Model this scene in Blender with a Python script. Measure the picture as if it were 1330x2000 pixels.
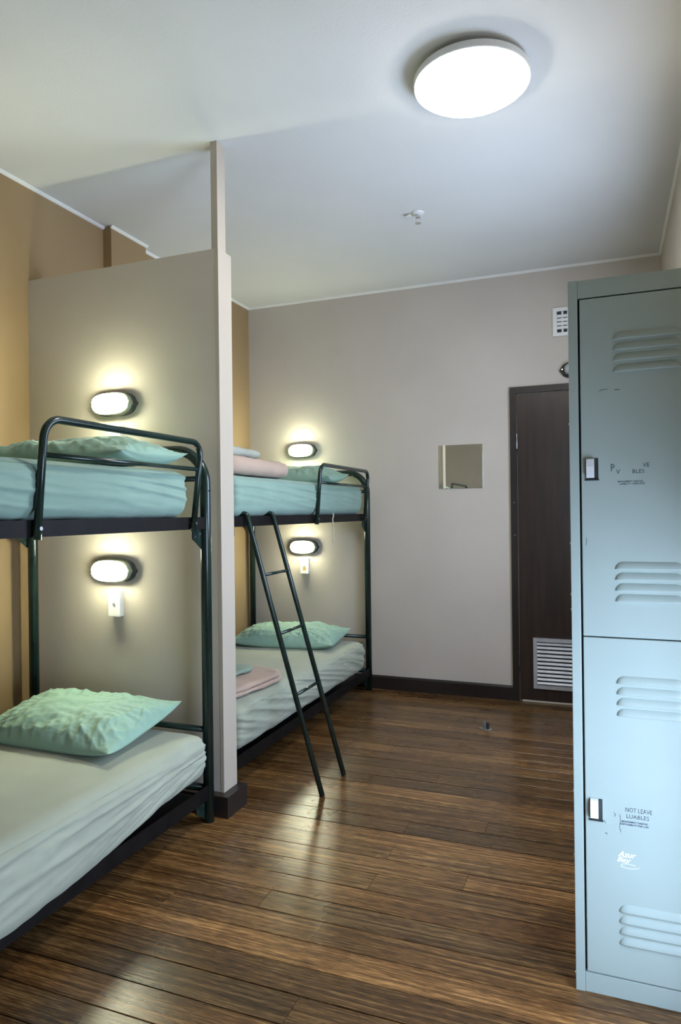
import bpy, bmesh, math, random
from mathutils import Vector, Matrix, noise
random.seed(7)
for o in list(bpy.data.objects): bpy.data.objects.remove(o)
scene = bpy.context.scene
C = scene.collection
PI = math.pi

# ------------------------------------------------------------------ camera
CAM_H = 1.264
F_PX = 1341.17
yaw, pitch, roll = math.radians(21.2644), math.radians(0.0319), math.radians(0.687)
r = Vector((math.cos(yaw), math.sin(yaw), 0)); fw = Vector((-math.sin(yaw), math.cos(yaw), 0)); up = Vector((0, 0, 1))
fw2 = fw*math.cos(pitch) + up*math.sin(pitch); up2 = up*math.cos(pitch) - fw*math.sin(pitch)
rr = r*math.cos(roll) - up2*math.sin(roll); uu = up2*math.cos(roll) + r*math.sin(roll)
cam_d = bpy.data.cameras.new('camera'); cam = bpy.data.objects.new('camera', cam_d); C.objects.link(cam)
M3 = Matrix((rr, uu, -fw2)).transposed()
cam.matrix_world = Matrix.Translation((0, 0, CAM_H)) @ M3.to_4x4()
cam_d.sensor_fit = 'HORIZONTAL'; cam_d.sensor_width = 36.0; cam_d.lens = F_PX/1330*36.0
cam_d.clip_start = 0.02
scene.camera = cam

# ------------------------------------------------------------------ daylight and exposure
SKY_STRENGTH = 12.5
SKY_COLOR = (0.60, 0.75, 1.0, 1)
CEIL_LAMP = 48.0
BULK_LAMP = 100.0
w = bpy.data.worlds.new('sky'); scene.world = w; w.use_nodes = True
bg = w.node_tree.nodes['Background']; bg.inputs[0].default_value = SKY_COLOR; bg.inputs[1].default_value = SKY_STRENGTH
vs = scene.view_settings
scene.display_settings.display_device = 'sRGB'
vs.view_transform = 'Standard'; vs.look = 'None'; vs.exposure = 0.3; vs.gamma = 1.0; vs.use_curve_mapping = False
# two windows in the right-hand wall, out of view: one behind the locker, a low one beside the camera
WINS = [(2.45, 3.55, 0.95, 2.10), (0.95, 1.72, 0.08, 1.10)]      # (y0, y1, z0, z1)
def portal(loc, rot, sx, sy):
    pl = bpy.data.lights.new('window_daylight_portal', 'AREA'); pl.shape = 'RECTANGLE'; pl.size = sx; pl.size_y = sy
    pl.cycles.is_portal = True
    po = bpy.data.objects.new('window_daylight_portal', pl); C.objects.link(po); po.location = loc; po.rotation_euler = rot
for y0_, y1_, z0_, z1_ in WINS: portal((0.462, (y0_+y1_)/2, (z0_+z1_)/2), (0, PI/2, 0), z1_-z0_, y1_-y0_)

# ------------------------------------------------------------------ room dimensions (metres)
H = 2.845
YB = 4.683         # back wall
YR = -0.75         # rear wall behind the camera
XL = -2.565        # left wall
XR = 0.325         # right wall
P_Y0, P_Y1, P_X, P_H = 2.517, 2.621, -1.519, 2.386   # partition

# ------------------------------------------------------------------ material helpers
MATS = {}
def principled(name, col, rough=0.5, metal=0.0, spec=0.5):
    m = bpy.data.materials.new(name); m.use_nodes = True
    b = m.node_tree.nodes['Principled BSDF']
    b.inputs['Base Color'].default_value = (*col, 1); b.inputs['Roughness'].default_value = rough
    b.inputs['Metallic'].default_value = metal; b.inputs['Specular IOR Level'].default_value = spec
    MATS[name] = m
    return m, m.node_tree, b
def add_noise_bump(nt, b, scale, strength, dist=0.01, detail=4, coord='Object', stretch=(1, 1, 1)):
    tc = nt.nodes.new('ShaderNodeTexCoord'); mp = nt.nodes.new('ShaderNodeMapping'); mp.inputs['Scale'].default_value = stretch
    n = nt.nodes.new('ShaderNodeTexNoise'); n.inputs['Scale'].default_value = scale; n.inputs['Detail'].default_value = detail
    bp = nt.nodes.new('ShaderNodeBump'); bp.inputs['Strength'].default_value = strength; bp.inputs['Distance'].default_value = dist
    nt.links.new(tc.outputs[coord], mp.inputs[0]); nt.links.new(mp.outputs[0], n.inputs['Vector'])
    nt.links.new(n.outputs['Fac'], bp.inputs['Height']); nt.links.new(bp.outputs[0], b.inputs['Normal'])
    return n
def add_col_noise(nt, b, c1, c2, scale, detail=3, stretch=(1, 1, 1), lo=0.35, hi=0.65):
    tc = nt.nodes.new('ShaderNodeTexCoord'); mp = nt.nodes.new('ShaderNodeMapping'); mp.inputs['Scale'].default_value = stretch
    n = nt.nodes.new('ShaderNodeTexNoise'); n.inputs['Scale'].default_value = scale; n.inputs['Detail'].default_value = detail
    rp = nt.nodes.new('ShaderNodeValToRGB')
    rp.color_ramp.elements[0].position = lo; rp.color_ramp.elements[0].color = (*c1, 1)
    rp.color_ramp.elements[1].position = hi; rp.color_ramp.elements[1].color = (*c2, 1)
    nt.links.new(tc.outputs['Object'], mp.inputs[0]); nt.links.new(mp.outputs[0], n.inputs['Vector'])
    nt.links.new(n.outputs['Fac'], rp.inputs[0]); nt.links.new(rp.outputs[0], b.inputs['Base Color'])
def vary(c, k): return tuple(min(1, x*k) for x in c)
def paint(name, col, rough=0.55, bump=0.12, scale=90, var=0.03, spec=0.4):
    m, nt, b = principled(name, col, rough, spec=spec)
    add_col_noise(nt, b, vary(col, 1-var), vary(col, 1+var), 2.5)
    add_noise_bump(nt, b, scale, bump, 0.004)
    return m
def fabric(name, col, rough=0.85, bump=0.25, scale=700, var=0.05):
    m, nt, b = principled(name, col, rough, spec=0.25)
    b.inputs['Sheen Weight'].default_value = 0.15
    add_col_noise(nt, b, vary(col, 1-var), vary(col, 1+var), 6, stretch=(1, 1, 1))
    add_noise_bump(nt, b, scale, bump, 0.002, 2)
    return m
def emissive(name, col, strength):
    m = bpy.data.materials.new(name); m.use_nodes = True; nt = m.node_tree; nt.nodes.clear()
    e = nt.nodes.new('ShaderNodeEmission'); o = nt.nodes.new('ShaderNodeOutputMaterial')
    e.inputs[0].default_value = (*col, 1); e.inputs[1].default_value = strength
    nt.links.new(e.outputs[0], o.inputs[0]); MATS[name] = m
    return m

paint('wall_beige', (0.565, 0.505, 0.44))
paint('wall_tan', (0.33, 0.222, 0.112), rough=0.45)
paint('ceiling_white', (0.71, 0.71, 0.70), rough=0.8, var=0.015)
paint('trim_white', (0.80, 0.79, 0.76), rough=0.5)
paint('end_cream', (0.48, 0.42, 0.345), rough=0.45)
paint('dark_stain', (0.022, 0.016, 0.014), rough=0.38, bump=0.2, scale=60, var=0.2)
m, nt, b = principled('door_brown', (0.027, 0.017, 0.013), 0.33)
add_col_noise(nt, b, (0.022, 0.014, 0.011), (0.036, 0.022, 0.017), 4, stretch=(6, 6, 0.6))
add_noise_bump(nt, b, 40, 0.08, 0.003, stretch=(4, 4, 0.3))
m, nt, b = principled('bed_green', (0.008, 0.022, 0.018), 0.22)
add_col_noise(nt, b, (0.006, 0.018, 0.015), (0.011, 0.028, 0.022), 9); add_noise_bump(nt, b, 160, 0.05, 0.002)
m, nt, b = principled('rail_black', (0.006, 0.0055, 0.0055), 0.5, spec=0.15)
add_col_noise(nt, b, (0.005, 0.0045, 0.0045), (0.008, 0.007, 0.007), 14)
fabric('pillow_green', (0.29, 0.46, 0.365))
fabric('sheet_pale', (0.375, 0.405, 0.32))
fabric('sheet_teal', (0.235, 0.355, 0.30))
fabric('blanket_pink', (0.47, 0.345, 0.275), bump=0.8, scale=260)
fabric('towel_grey', (0.37, 0.385, 0.33), bump=0.7, scale=320)
fabric('sheet_green', (0.27, 0.36, 0.29), bump=0.5, scale=320)
fabric('strap_cream', (0.55, 0.50, 0.40))
m, nt, b = principled('locker_blue', (0.40, 0.485, 0.455), 0.36)
add_col_noise(nt, b, (0.385, 0.47, 0.44), (0.415, 0.50, 0.47), 3); add_noise_bump(nt, b, 220, 0.04, 0.002)
m, nt, b = principled('locker_shade', (0.02, 0.025, 0.025), 0.7); add_col_noise(nt, b, (0.015, 0.02, 0.02), (0.03, 0.035, 0.035), 20)  # near-black shade colour for door gaps, latch shadow and slot
m, nt, b = principled('latch_white', (0.80, 0.82, 0.85), 0.3); add_col_noise(nt, b, (0.76, 0.78, 0.81), (0.84, 0.86, 0.88), 30)
m, nt, b = principled('aluminium', (0.62, 0.64, 0.68), 0.35, 0.6); add_col_noise(nt, b, (0.58, 0.60, 0.64), (0.68, 0.70, 0.74), 20)
m, nt, b = principled('plastic_white', (0.80, 0.80, 0.78), 0.4); add_col_noise(nt, b, (0.78, 0.78, 0.76), (0.83, 0.83, 0.81), 12)
m, nt, b = principled('chrome', (0.75, 0.75, 0.76), 0.2, 1.0); add_col_noise(nt, b, (0.7, 0.7, 0.71), (0.8, 0.8, 0.81), 30)
m, nt, b = principled('steel_dark', (0.20, 0.20, 0.20), 0.35, 0.9); add_col_noise(nt, b, (0.15, 0.15, 0.15), (0.26, 0.26, 0.26), 30)
m, nt, b = principled('steel_mid', (0.34, 0.34, 0.33), 0.4, 0.6); add_col_noise(nt, b, (0.28, 0.28, 0.27), (0.42, 0.42, 0.41), 60)
m, nt, b = principled('lamp_body', (0.030, 0.036, 0.032), 0.4); add_col_noise(nt, b, (0.024, 0.03, 0.026), (0.04, 0.046, 0.04), 25)
m, nt, b = principled('lamp_lens_off', (0.42, 0.45, 0.46), 0.15); add_col_noise(nt, b, (0.38, 0.41, 0.42), (0.48, 0.5, 0.52), 40)
m, nt, b = principled('lamp_rim', (0.20, 0.23, 0.17), 0.25); add_col_noise(nt, b, (0.18, 0.21, 0.15), (0.23, 0.26, 0.19), 25)
m, nt, b = principled('mirror_glass', (0.86, 0.87, 0.78), 0.015, 1.0); add_col_noise(nt, b, (0.85, 0.86, 0.77), (0.87, 0.88, 0.79), 6)
m, nt, b = principled('ink_dark', (0.05, 0.07, 0.09), 0.6); add_col_noise(nt, b, (0.03, 0.05, 0.07), (0.16, 0.20, 0.22), 260, lo=0.45, hi=0.62)
m, nt, b = principled('ink_navy', (0.02, 0.03, 0.10), 0.6); add_col_noise(nt, b, (0.015, 0.025, 0.08), (0.07, 0.10, 0.20), 300, lo=0.45, hi=0.62)
m, nt, b = principled('ink_white', (0.9, 0.9, 0.9), 0.5); add_col_noise(nt, b, (0.85, 0.86, 0.88), (0.93, 0.94, 0.95), 60)
m, nt, b = principled('switch_mark', (0.25, 0.25, 0.25), 0.5); add_col_noise(nt, b, (0.22, 0.22, 0.22), (0.3, 0.3, 0.3), 60)
m, nt, b = principled('sticker_orange', (0.60, 0.40, 0.14), 0.5); add_col_noise(nt, b, (0.5, 0.33, 0.10), (0.7, 0.5, 0.2), 200)
m, nt, b = principled('vent_dark', (0.02, 0.022, 0.03), 0.6); add_col_noise(nt, b, (0.015, 0.016, 0.02), (0.03, 0.035, 0.05), 40)
emissive('diffuser_glow', (1.0, 0.97, 0.90), CEIL_LAMP)
emissive('lens_glow', (0.98, 1.0, 0.70), BULK_LAMP)
m = bpy.data.materials.new('window_glass'); m.use_nodes = True; nt = m.node_tree; nt.nodes.clear()
o_ = nt.nodes.new('ShaderNodeOutputMaterial'); mx_ = nt.nodes.new('ShaderNodeMixShader'); tr_ = nt.nodes.new('ShaderNodeBsdfTransparent'); gl_ = nt.nodes.new('ShaderNodeBsdfGlossy')
gl_.inputs['Roughness'].default_value = 0.02; mx_.inputs[0].default_value = 0.06
nt.links.new(tr_.outputs[0], mx_.inputs[1]); nt.links.new(gl_.outputs[0], mx_.inputs[2]); nt.links.new(mx_.outputs[0], o_.inputs[0]); MATS['window_glass'] = m

def wood_floor():
    m = bpy.data.materials.new('floor_wood'); m.use_nodes = True; nt = m.node_tree; b = nt.nodes['Principled BSDF']
    L = nt.links.new; N = nt.nodes.new
    tc = N('ShaderNodeTexCoord'); oi = N('ShaderNodeObjectInfo')
    mul = N('ShaderNodeMath'); mul.operation = 'MULTIPLY'; mul.inputs[1].default_value = 57.0; L(oi.outputs['Random'], mul.inputs[0])
    cb = N('ShaderNodeCombineXYZ'); L(mul.outputs[0], cb.inputs[0]); L(mul.outputs[0], cb.inputs[1])
    ad = N('ShaderNodeVectorMath'); L(tc.outputs['Object'], ad.inputs[0]); L(cb.outputs[0], ad.inputs[1])
    # long streaks of grain
    mp = N('ShaderNodeMapping'); mp.inputs['Scale'].default_value = (1.3, 60, 4); L(ad.outputs[0], mp.inputs[0])
    n1 = N('ShaderNodeTexNoise'); n1.inputs['Scale'].default_value = 1.6; n1.inputs['Detail'].default_value = 7; n1.inputs['Roughness'].default_value = 0.62; n1.inputs['Distortion'].default_value = 0.5
    L(mp.outputs[0], n1.inputs['Vector'])
    # short flecks
    mp2 = N('ShaderNodeMapping'); mp2.inputs['Scale'].default_value = (14, 150, 10); L(ad.outputs[0], mp2.inputs[0])
    n2 = N('ShaderNodeTexNoise'); n2.inputs['Scale'].default_value = 1.5; n2.inputs['Detail'].default_value = 4; L(mp2.outputs[0], n2.inputs['Vector'])
    # blotches of wear
    n3 = N('ShaderNodeTexNoise'); n3.inputs['Scale'].default_value = 3.2; n3.inputs['Detail'].default_value = 4; L(ad.outputs[0], n3.inputs['Vector'])
    rp = N('ShaderNodeValToRGB'); cr = rp.color_ramp
    cr.elements[0].position = 0.30; cr.elements[0].color = (0.020, 0.010, 0.004, 1)
    cr.elements[1].position = 0.72; cr.elements[1].color = (0.34, 0.187, 0.068, 1)
    e = cr.elements.new(0.50); e.color = (0.105, 0.050, 0.0165, 1)
    m1 = N('ShaderNodeMath'); m1.operation = 'MULTIPLY_ADD'; m1.inputs[1].default_value = 0.50; m1.inputs[2].default_value = 0.0; L(n2.outputs['Fac'], m1.inputs[0])
    m2 = N('ShaderNodeMath'); m2.operation = 'MULTIPLY_ADD'; m2.inputs[1].default_value = 0.75; L(n1.outputs['Fac'], m2.inputs[0]); L(m1.outputs[0], m2.inputs[2])
    m3 = N('ShaderNodeMath'); m3.operation = 'MULTIPLY_ADD'; m3.inputs[1].default_value = 0.22; L(n3.outputs['Fac'], m3.inputs[0]); L(m2.outputs[0], m3.inputs[2])
    m4 = N('ShaderNodeMath'); m4.operation = 'SUBTRACT'; m4.inputs[1].default_value = 0.235; L(m3.outputs[0], m4.inputs[0])
    L(m4.outputs[0], rp.inputs[0])
    mx = N('ShaderNodeMix'); mx.data_type = 'RGBA'; mx.blend_type = 'MULTIPLY'; mx.inputs[0].default_value = 1.0
    L(rp.outputs[0], mx.inputs[6]); L(oi.outputs['Color'], mx.inputs[7]); L(mx.outputs[2], b.inputs['Base Color'])
    rr_ = N('ShaderNodeMapRange'); rr_.inputs['To Min'].default_value = 0.20; rr_.inputs['To Max'].default_value = 0.36; L(n3.outputs['Fac'], rr_.inputs[0]); L(rr_.outputs[0], b.inputs['Roughness'])
    bp = N('ShaderNodeBump'); bp.inputs['Strength'].default_value = 0.35; bp.inputs['Distance'].default_value = 0.0015
    L(m2.outputs[0], bp.inputs['Height']); L(bp.outputs[0], b.inputs['Normal'])
    b.inputs['Specular IOR Level'].default_value = 0.5
    MATS['floor_wood'] = m
wood_floor()

# ------------------------------------------------------------------ mesh helpers
def obj(name, me, mat, parent=None, loc=None, rot=None, smooth=False):
    if isinstance(me, bmesh.types.BMesh):
        bm = me; me = bpy.data.meshes.new(name); bmesh.ops.recalc_face_normals(bm, faces=bm.faces); bm.to_mesh(me); bm.free()
    if mat and not me.materials: me.materials.append(MATS[mat])
    if smooth:
        me.polygons.foreach_set('use_smooth', [True]*len(me.polygons))
    o = bpy.data.objects.new(name, me); C.objects.link(o)
    if parent: o.parent = parent
    if loc: o.location = loc
    if rot: o.rotation_euler = rot
    return o
def tag(o, label, cat, group=None):
    o['label'] = label; o['category'] = cat
    if group: o['group'] = group
    return o
def thing(name, label, cat, loc=(0, 0, 0), rz=0, group=None):
    o = bpy.data.objects.new(name, None); C.objects.link(o); o.location = loc; o.rotation_euler = (0, 0, rz)
    o.empty_display_size = 0.1
    return tag(o, label, cat, group)
def struct(o, label=None):
    o['kind'] = 'structure'
    if label: o['label'] = label
    return o
def box(bm, x0, x1, y0, y1, z0, z1, bev=0.0):
    vs_ = [bm.verts.new(p) for p in [(x0,y0,z0),(x1,y0,z0),(x1,y1,z0),(x0,y1,z0),(x0,y0,z1),(x1,y0,z1),(x1,y1,z1),(x0,y1,z1)]]
    fs = [bm.faces.new([vs_[i] for i in f]) for f in [(0,3,2,1),(4,5,6,7),(0,1,5,4),(1,2,6,5),(2,3,7,6),(3,0,4,7)]]
    if bev > 0:
        es = list({e for f in fs for e in f.edges})
        bmesh.ops.bevel(bm, geom=es, offset=bev, segments=2, affect='EDGES', profile=0.6)
    return bm
def boxm(*a, bev=0.0):
    bm = bmesh.new(); box(bm, *a, bev=bev); return bm
def frame_prism(rect, inner, axis, d0, d1):
    """rectangular ring (one connected piece); rect/inner = (a0, a1, z0, z1), extruded along axis from d0 to d1"""
    bm = bmesh.new(); R = []
    for (a0, a1, z0, z1) in (rect, inner):
        for d in (d0, d1):
            R.append([bm.verts.new((a, d, z) if axis == 'y' else (d, a, z)) for a, z in ((a0, z0), (a1, z0), (a1, z1), (a0, z1))])
    o0, o1, i0, i1 = R
    for k in range(4):
        j = (k+1) % 4
        for q in ([o0[k], o0[j], o1[j], o1[k]], [i0[k], i1[k], i1[j], i0[j]], [o0[k], i0[k], i0[j], o0[j]], [o1[k], o1[j], i1[j], i1[k]]): bm.faces.new(q)
    return bm
def arc_path(pts, radii, n=7):
    """polyline with rounded corners"""
    pts = [Vector(p) for p in pts]; out = [pts[0]]
    for i in range(1, len(pts)-1):
        a, b_, c = pts[i-1], pts[i], pts[i+1]; R = radii[i-1]
        d1 = (a-b_).normalized(); d2 = (c-b_).normalized(); ang = d1.angle(d2)
        if R <= 0 or ang > PI-0.02: out.append(b_); continue
        t = R/math.tan(ang/2); p1 = b_+d1*t; p2 = b_+d2*t
        ce = b_+(d1+d2).normalized()*(R/math.sin(ang/2))
        v1 = p1-ce; v2 = p2-ce; th = v1.angle(v2); ax = v1.cross(v2).normalized()
        for k in range(n+1):
            out.append(ce+Matrix.Rotation(th*k/n, 3, ax) @ v1)
    out.append(pts[-1]); return out
def tube(bm, pts, rad, seg=14, cap=True):
    pts = [Vector(p) for p in pts]; rings = []
    t = (pts[1]-pts[0]).normalized(); nrm = t.orthogonal().normalized()
    for i, p in enumerate(pts):
        if 0 < i < len(pts)-1: t2 = ((pts[i+1]-p).normalized()+(p-pts[i-1]).normalized()).normalized()
        elif i == 0: t2 = (pts[1]-p).normalized()
        else: t2 = (p-pts[i-1]).normalized()
        q = t.rotation_difference(t2); nrm = (q @ nrm).normalized(); t = t2
        bn = t.cross(nrm).normalized()
        rings.append([bm.verts.new(p+(nrm*math.cos(2*PI*k/seg)+bn*math.sin(2*PI*k/seg))*rad) for k in range(seg)])
    for a, b_ in zip(rings, rings[1:]):
        for k in range(seg): bm.faces.new([a[k], a[(k+1) % seg], b_[(k+1) % seg], b_[k]])
    if cap: bm.faces.new(rings[0][::-1]); bm.faces.new(rings[-1])
    return bm
def tubem(pts, rad, seg=14):
    return tube(bmesh.new(), pts, rad, seg)
def lathe(bm, prof, seg=48, cx=0, cy=0):
    rings = [[bm.verts.new((cx+rd*math.cos(2*PI*k/seg), cy+rd*math.sin(2*PI*k/seg), z)) for k in range(seg)] for rd, z in prof]
    for a, b_ in zip(rings, rings[1:]):
        for k in range(seg): bm.faces.new([a[k], a[(k+1) % seg], b_[(k+1) % seg], b_[k]])
    bm.faces.new(rings[0][::-1]); bm.faces.new(rings[-1]); return bm
def prism_y(bm, outline, y0, y1):
    """outline of (x,z) extruded along y"""
    a = [bm.verts.new((x, y0, z)) for x, z in outline]; b_ = [bm.verts.new((x, y1, z)) for x, z in outline]; n = len(a)
    bm.faces.new(a); bm.faces.new(b_[::-1])
    for i in range(n): bm.faces.new([a[i], b_[i], b_[(i+1) % n], a[(i+1) % n]])
    return bm
def prism_x(bm, outline, x0, x1):
    a = [bm.verts.new((x0, y, z)) for y, z in outline]; b_ = [bm.verts.new((x1, y, z)) for y, z in outline]; n = len(a)
    bm.faces.new(a); bm.faces.new(b_[::-1])
    for i in range(n): bm.faces.new([a[i], b_[i], b_[(i+1) % n], a[(i+1) % n]])
    return bm
def fbm(x, y, z, o=3): return noise.fractal(Vector((x, y, z)), 1.0, 2.0, o)
def smooth01(t):
    t = max(0.0, min(1.0, t)); return t*t*(3-2*t)
def rounded_box(sx, sy, sz, rad, nx, ny, nz, fn):
    """rounded box centred in x,y with bottom at z=0; fn(p, normal) -> displaced point"""
    keys = {}; bm = bmesh.new(); inner = Vector((sx/2-rad, sy/2-rad, sz/2-rad))
    def mapc(i, n, L, rd):
        # denser sampling in the rounded rim
        t = i/n*2-1
        return t*L
    def vert(ix, iy, iz):
        k = (ix, iy, iz)
        if k in keys: return keys[k]
        p = Vector((mapc(ix, nx, sx/2, rad), mapc(iy, ny, sy/2, rad), mapc(iz, nz, sz/2, rad)))
        c = Vector([max(-inner[a], min(inner[a], p[a])) for a in range(3)])
        d = p-c; nrm = d.normalized() if d.length > 1e-9 else Vector((0, 0, 1))
        q = c+nrm*rad
        q.z += sz/2
        q = fn(q, nrm)
        keys[k] = bm.verts.new(q); return keys[k]
    for a in range(nx):
        for b_ in range(ny):
            bm.faces.new([vert(a, b_, nz), vert(a+1, b_, nz), vert(a+1, b_+1, nz), vert(a, b_+1, nz)])
            bm.faces.new([vert(a, b_, 0), vert(a, b_+1, 0), vert(a+1, b_+1, 0), vert(a+1, b_, 0)])
    for a in range(nx):
        for c in range(nz):
            bm.faces.new([vert(a, 0, c), vert(a+1, 0, c), vert(a+1, 0, c+1), vert(a, 0, c+1)])
            bm.faces.new([vert(a, ny, c), vert(a, ny, c+1), vert(a+1, ny, c+1), vert(a+1, ny, c)])
    for b_ in range(ny):
        for c in range(nz):
            bm.faces.new([vert(0, b_, c), vert(0, b_, c+1), vert(0, b_+1, c+1), vert(0, b_+1, c)])
            bm.faces.new([vert(nx, b_, c), vert(nx, b_+1, c), vert(nx, b_+1, c+1), vert(nx, b_, c+1)])
    return bm

# ------------------------------------------------------------------ the room shell
floor = struct(obj('floor', boxm(XL-0.1, XR+0.1, YR-0.1, YB+0.1, -0.10, -0.022), 'dark_stain'), 'worn brown timber board floor')
# boards: one row every 107 mm, each board an object with chamfered edges
PITCH = 0.1073
def board_mesh(L):
    me_bm = bmesh.new(); wd = PITCH-0.0034; c = 0.0007
    prof = [(-wd/2, -0.022), (wd/2, -0.022), (wd/2, -c), (wd/2-c, 0), (-wd/2+c, 0), (-wd/2, -c)]
    prism_x(me_bm, prof, -L/2, L/2)
    bmesh.ops.recalc_face_normals(me_bm, faces=me_bm.faces)
    me = bpy.data.meshes.new('plank'); me_bm.to_mesh(me); me_bm.free(); me.materials.append(MATS['floor_wood']); return me
LENS = [0.6, 0.9, 1.2, 1.5, 1.8, 2.1, 2.4, XR-XL]
BM = {L: board_mesh(L-0.0012) for L in LENS}
FULL = XR-XL
tone = {5: 1.6, 4: 1.3, 3: 1.3, 2: 1.0, 1: 1.1, 0: 1.05, -1: 1.05, -2: 1.55, -3: 0.9, -4: 0.8, -5: 0.95, -6: 0.8, 6: 0.75, 7: 0.8, 8: 1.15,
        9: 1.3, 10: 0.8, 11: 0.9, 12: 0.8, 13: 0.95, 14: 1.3, 15: 0.85, 16: 1.0, 17: 0.8, 18: 1.4, 19: 0.9, 20: 1.0, 21: 1.15, 22: 0.8, 23: 1.3, 24: 0.8, 25: 1.0}
Y_REF = 1.953   # joint between rows -1 and 0
k0 = int((YR-Y_REF)/PITCH)-1; k1 = int((YB-Y_REF)/PITCH)+1
for k in range(k0, k1):
    y0 = Y_REF+k*PITCH; yc = y0+PITCH/2
    if yc < YR-0.03 or yc > YB+0.03: continue
    Ls = random.choice([[FULL], [FULL], [FULL], [1.8, FULL-1.8], [2.1, FULL-2.1], [1.2, FULL-1.2], [1.5, FULL-1.5]])
    if k in (5, -2): Ls = [FULL]
    if k == 7: Ls = [2.1, FULL-2.1]
    x = XL
    for j, L in enumerate(Ls):
        if L not in BM: BM[L] = board_mesh(L-0.0012)
        o = bpy.data.objects.new('plank', BM[L]); C.objects.link(o); o.parent = floor
        o.location = (x+L/2, yc, random.uniform(-0.0006, 0.0006))
        t = tone.get(k, random.choice([0.8, 0.95, 1.1, 1.25]))*random.uniform(0.92, 1.08)
        if j: t *= random.uniform(0.85, 1.15)
        wv = random.uniform(-0.05, 0.05)
        o.color = (t*(1+wv), t, t*(1-wv), 1)
        x += L

struct(obj('ceiling', boxm(XL-0.1, XR+0.2, YR-0.1, YB+0.1, H, H+0.1), 'ceiling_white'), 'plain white plaster ceiling')
struct(obj('wall_back', boxm(XL-0.1, XR+0.2, YB, YB+0.12, -0.02, H), 'wall_beige'), 'pale beige painted wall with the door and mirror')
struct(obj('wall_rear', boxm(XL-0.1, XR+0.2, YR-0.12, YR, -0.02, H), 'wall_beige'))
wl = struct(obj('wall_left', boxm(XL-0.12, XL, YR, YB, -0.02, H), 'wall_tan'), 'tan brown painted accent wall behind the bunks')
obj('pilaster', boxm(XL, -2.511, 3.048, 3.351, 0, H), 'wall_tan', wl)
bm = bmesh.new()
ys_ = sorted({YR, YB, *[w_[0] for w_ in WINS], *[w_[1] for w_ in WINS]}); zs_ = sorted({-0.02, H, *[w_[2] for w_ in WINS], *[w_[3] for w_ in WINS]})
def solid(i, j):
    if not (0 <= i < len(ys_)-1 and 0 <= j < len(zs_)-1): return False
    yc, zc = (ys_[i]+ys_[i+1])/2, (zs_[j]+zs_[j+1])/2
    return not any(w_[0] < yc < w_[1] and w_[2] < zc < w_[3] for w_ in WINS)
gv = {}
def wv_(x, i, j):
    if (x, i, j) not in gv: gv[x, i, j] = bm.verts.new((x, ys_[i], zs_[j]))
    return gv[x, i, j]
xa_, xb_ = XR, XR+0.14
for i in range(len(ys_)-1):
    for j in range(len(zs_)-1):
        if not solid(i, j): continue
        for x in (xa_, xb_): bm.faces.new([wv_(x, i, j), wv_(x, i+1, j), wv_(x, i+1, j+1), wv_(x, i, j+1)])
        for (di, dj, p, q) in ((-1, 0, (i, j), (i, j+1)), (1, 0, (i+1, j), (i+1, j+1)), (0, -1, (i, j), (i+1, j)), (0, 1, (i, j+1), (i+1, j+1))):
            if not solid(i+di, j+dj): bm.faces.new([wv_(xa_, *p), wv_(xb_, *p), wv_(xb_, *q), wv_(xa_, *q)])
struct(obj('wall_right', bm, 'wall_beige'), 'beige painted wall beside the locker')
fr = 0.04
for k_, (y0_, y1_, z0_, z1_) in enumerate(WINS):
    win = struct(obj('window_%d' % (k_+1), frame_prism((y0_, y1_, z0_, z1_), (y0_+fr, y1_-fr, z0_+fr, z1_-fr), 'x', XR+0.05, XR+0.10), 'trim_white'))
    obj('window_sill', boxm(XR-0.02, XR+0.05, y0_-0.02, y1_+0.02, z0_-0.025, z0_, bev=0.004), 'trim_white', win)
    obj('pane', boxm(XR+0.073, XR+0.077, y0_+fr, y1_-fr, z0_+fr, z1_-fr), 'window_glass', win)

# partition between the two bunks
part = struct(obj('wall_partition', boxm(XL, P_X-0.018, P_Y0, P_Y1, 0, P_H), 'wall_beige'), 'beige partition between the bunks, lower than the ceiling')
bm = boxm(P_X-0.018, P_X, P_Y0-0.002, P_Y1+0.002, 0.08, P_H, bev=0.002)
obj('end_board', bm, 'end_cream', part)
bm = boxm(-1.557, -1.525, 2.524, 2.589, P_H, H, bev=0.002)
obj('ceiling_post', bm, 'end_cream', part)
bm = bmesh.new()
out = [(XL, P_Y0), (P_X, P_Y0), (P_X, P_Y1), (XL, P_Y1), (XL, P_Y1+0.018), (-1.479, P_Y1+0.018), (-1.479, 2.474), (XL, 2.474)]
lo_ = [bm.verts.new((x, y, 0)) for x, y in out]; hi_ = [bm.verts.new((x, y, 0.088)) for x, y in out]
for q in ((0, 1, 6, 7), (1, 2, 5, 6), (2, 3, 4, 5)):
    bm.faces.new([lo_[i] for i in q]); bm.faces.new([hi_[i] for i in q])
for i in range(8): bm.faces.new([lo_[i], lo_[(i+1) % 8], hi_[(i+1) % 8], hi_[i]])
obj('skirting', bm, 'dark_stain', part)

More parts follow.
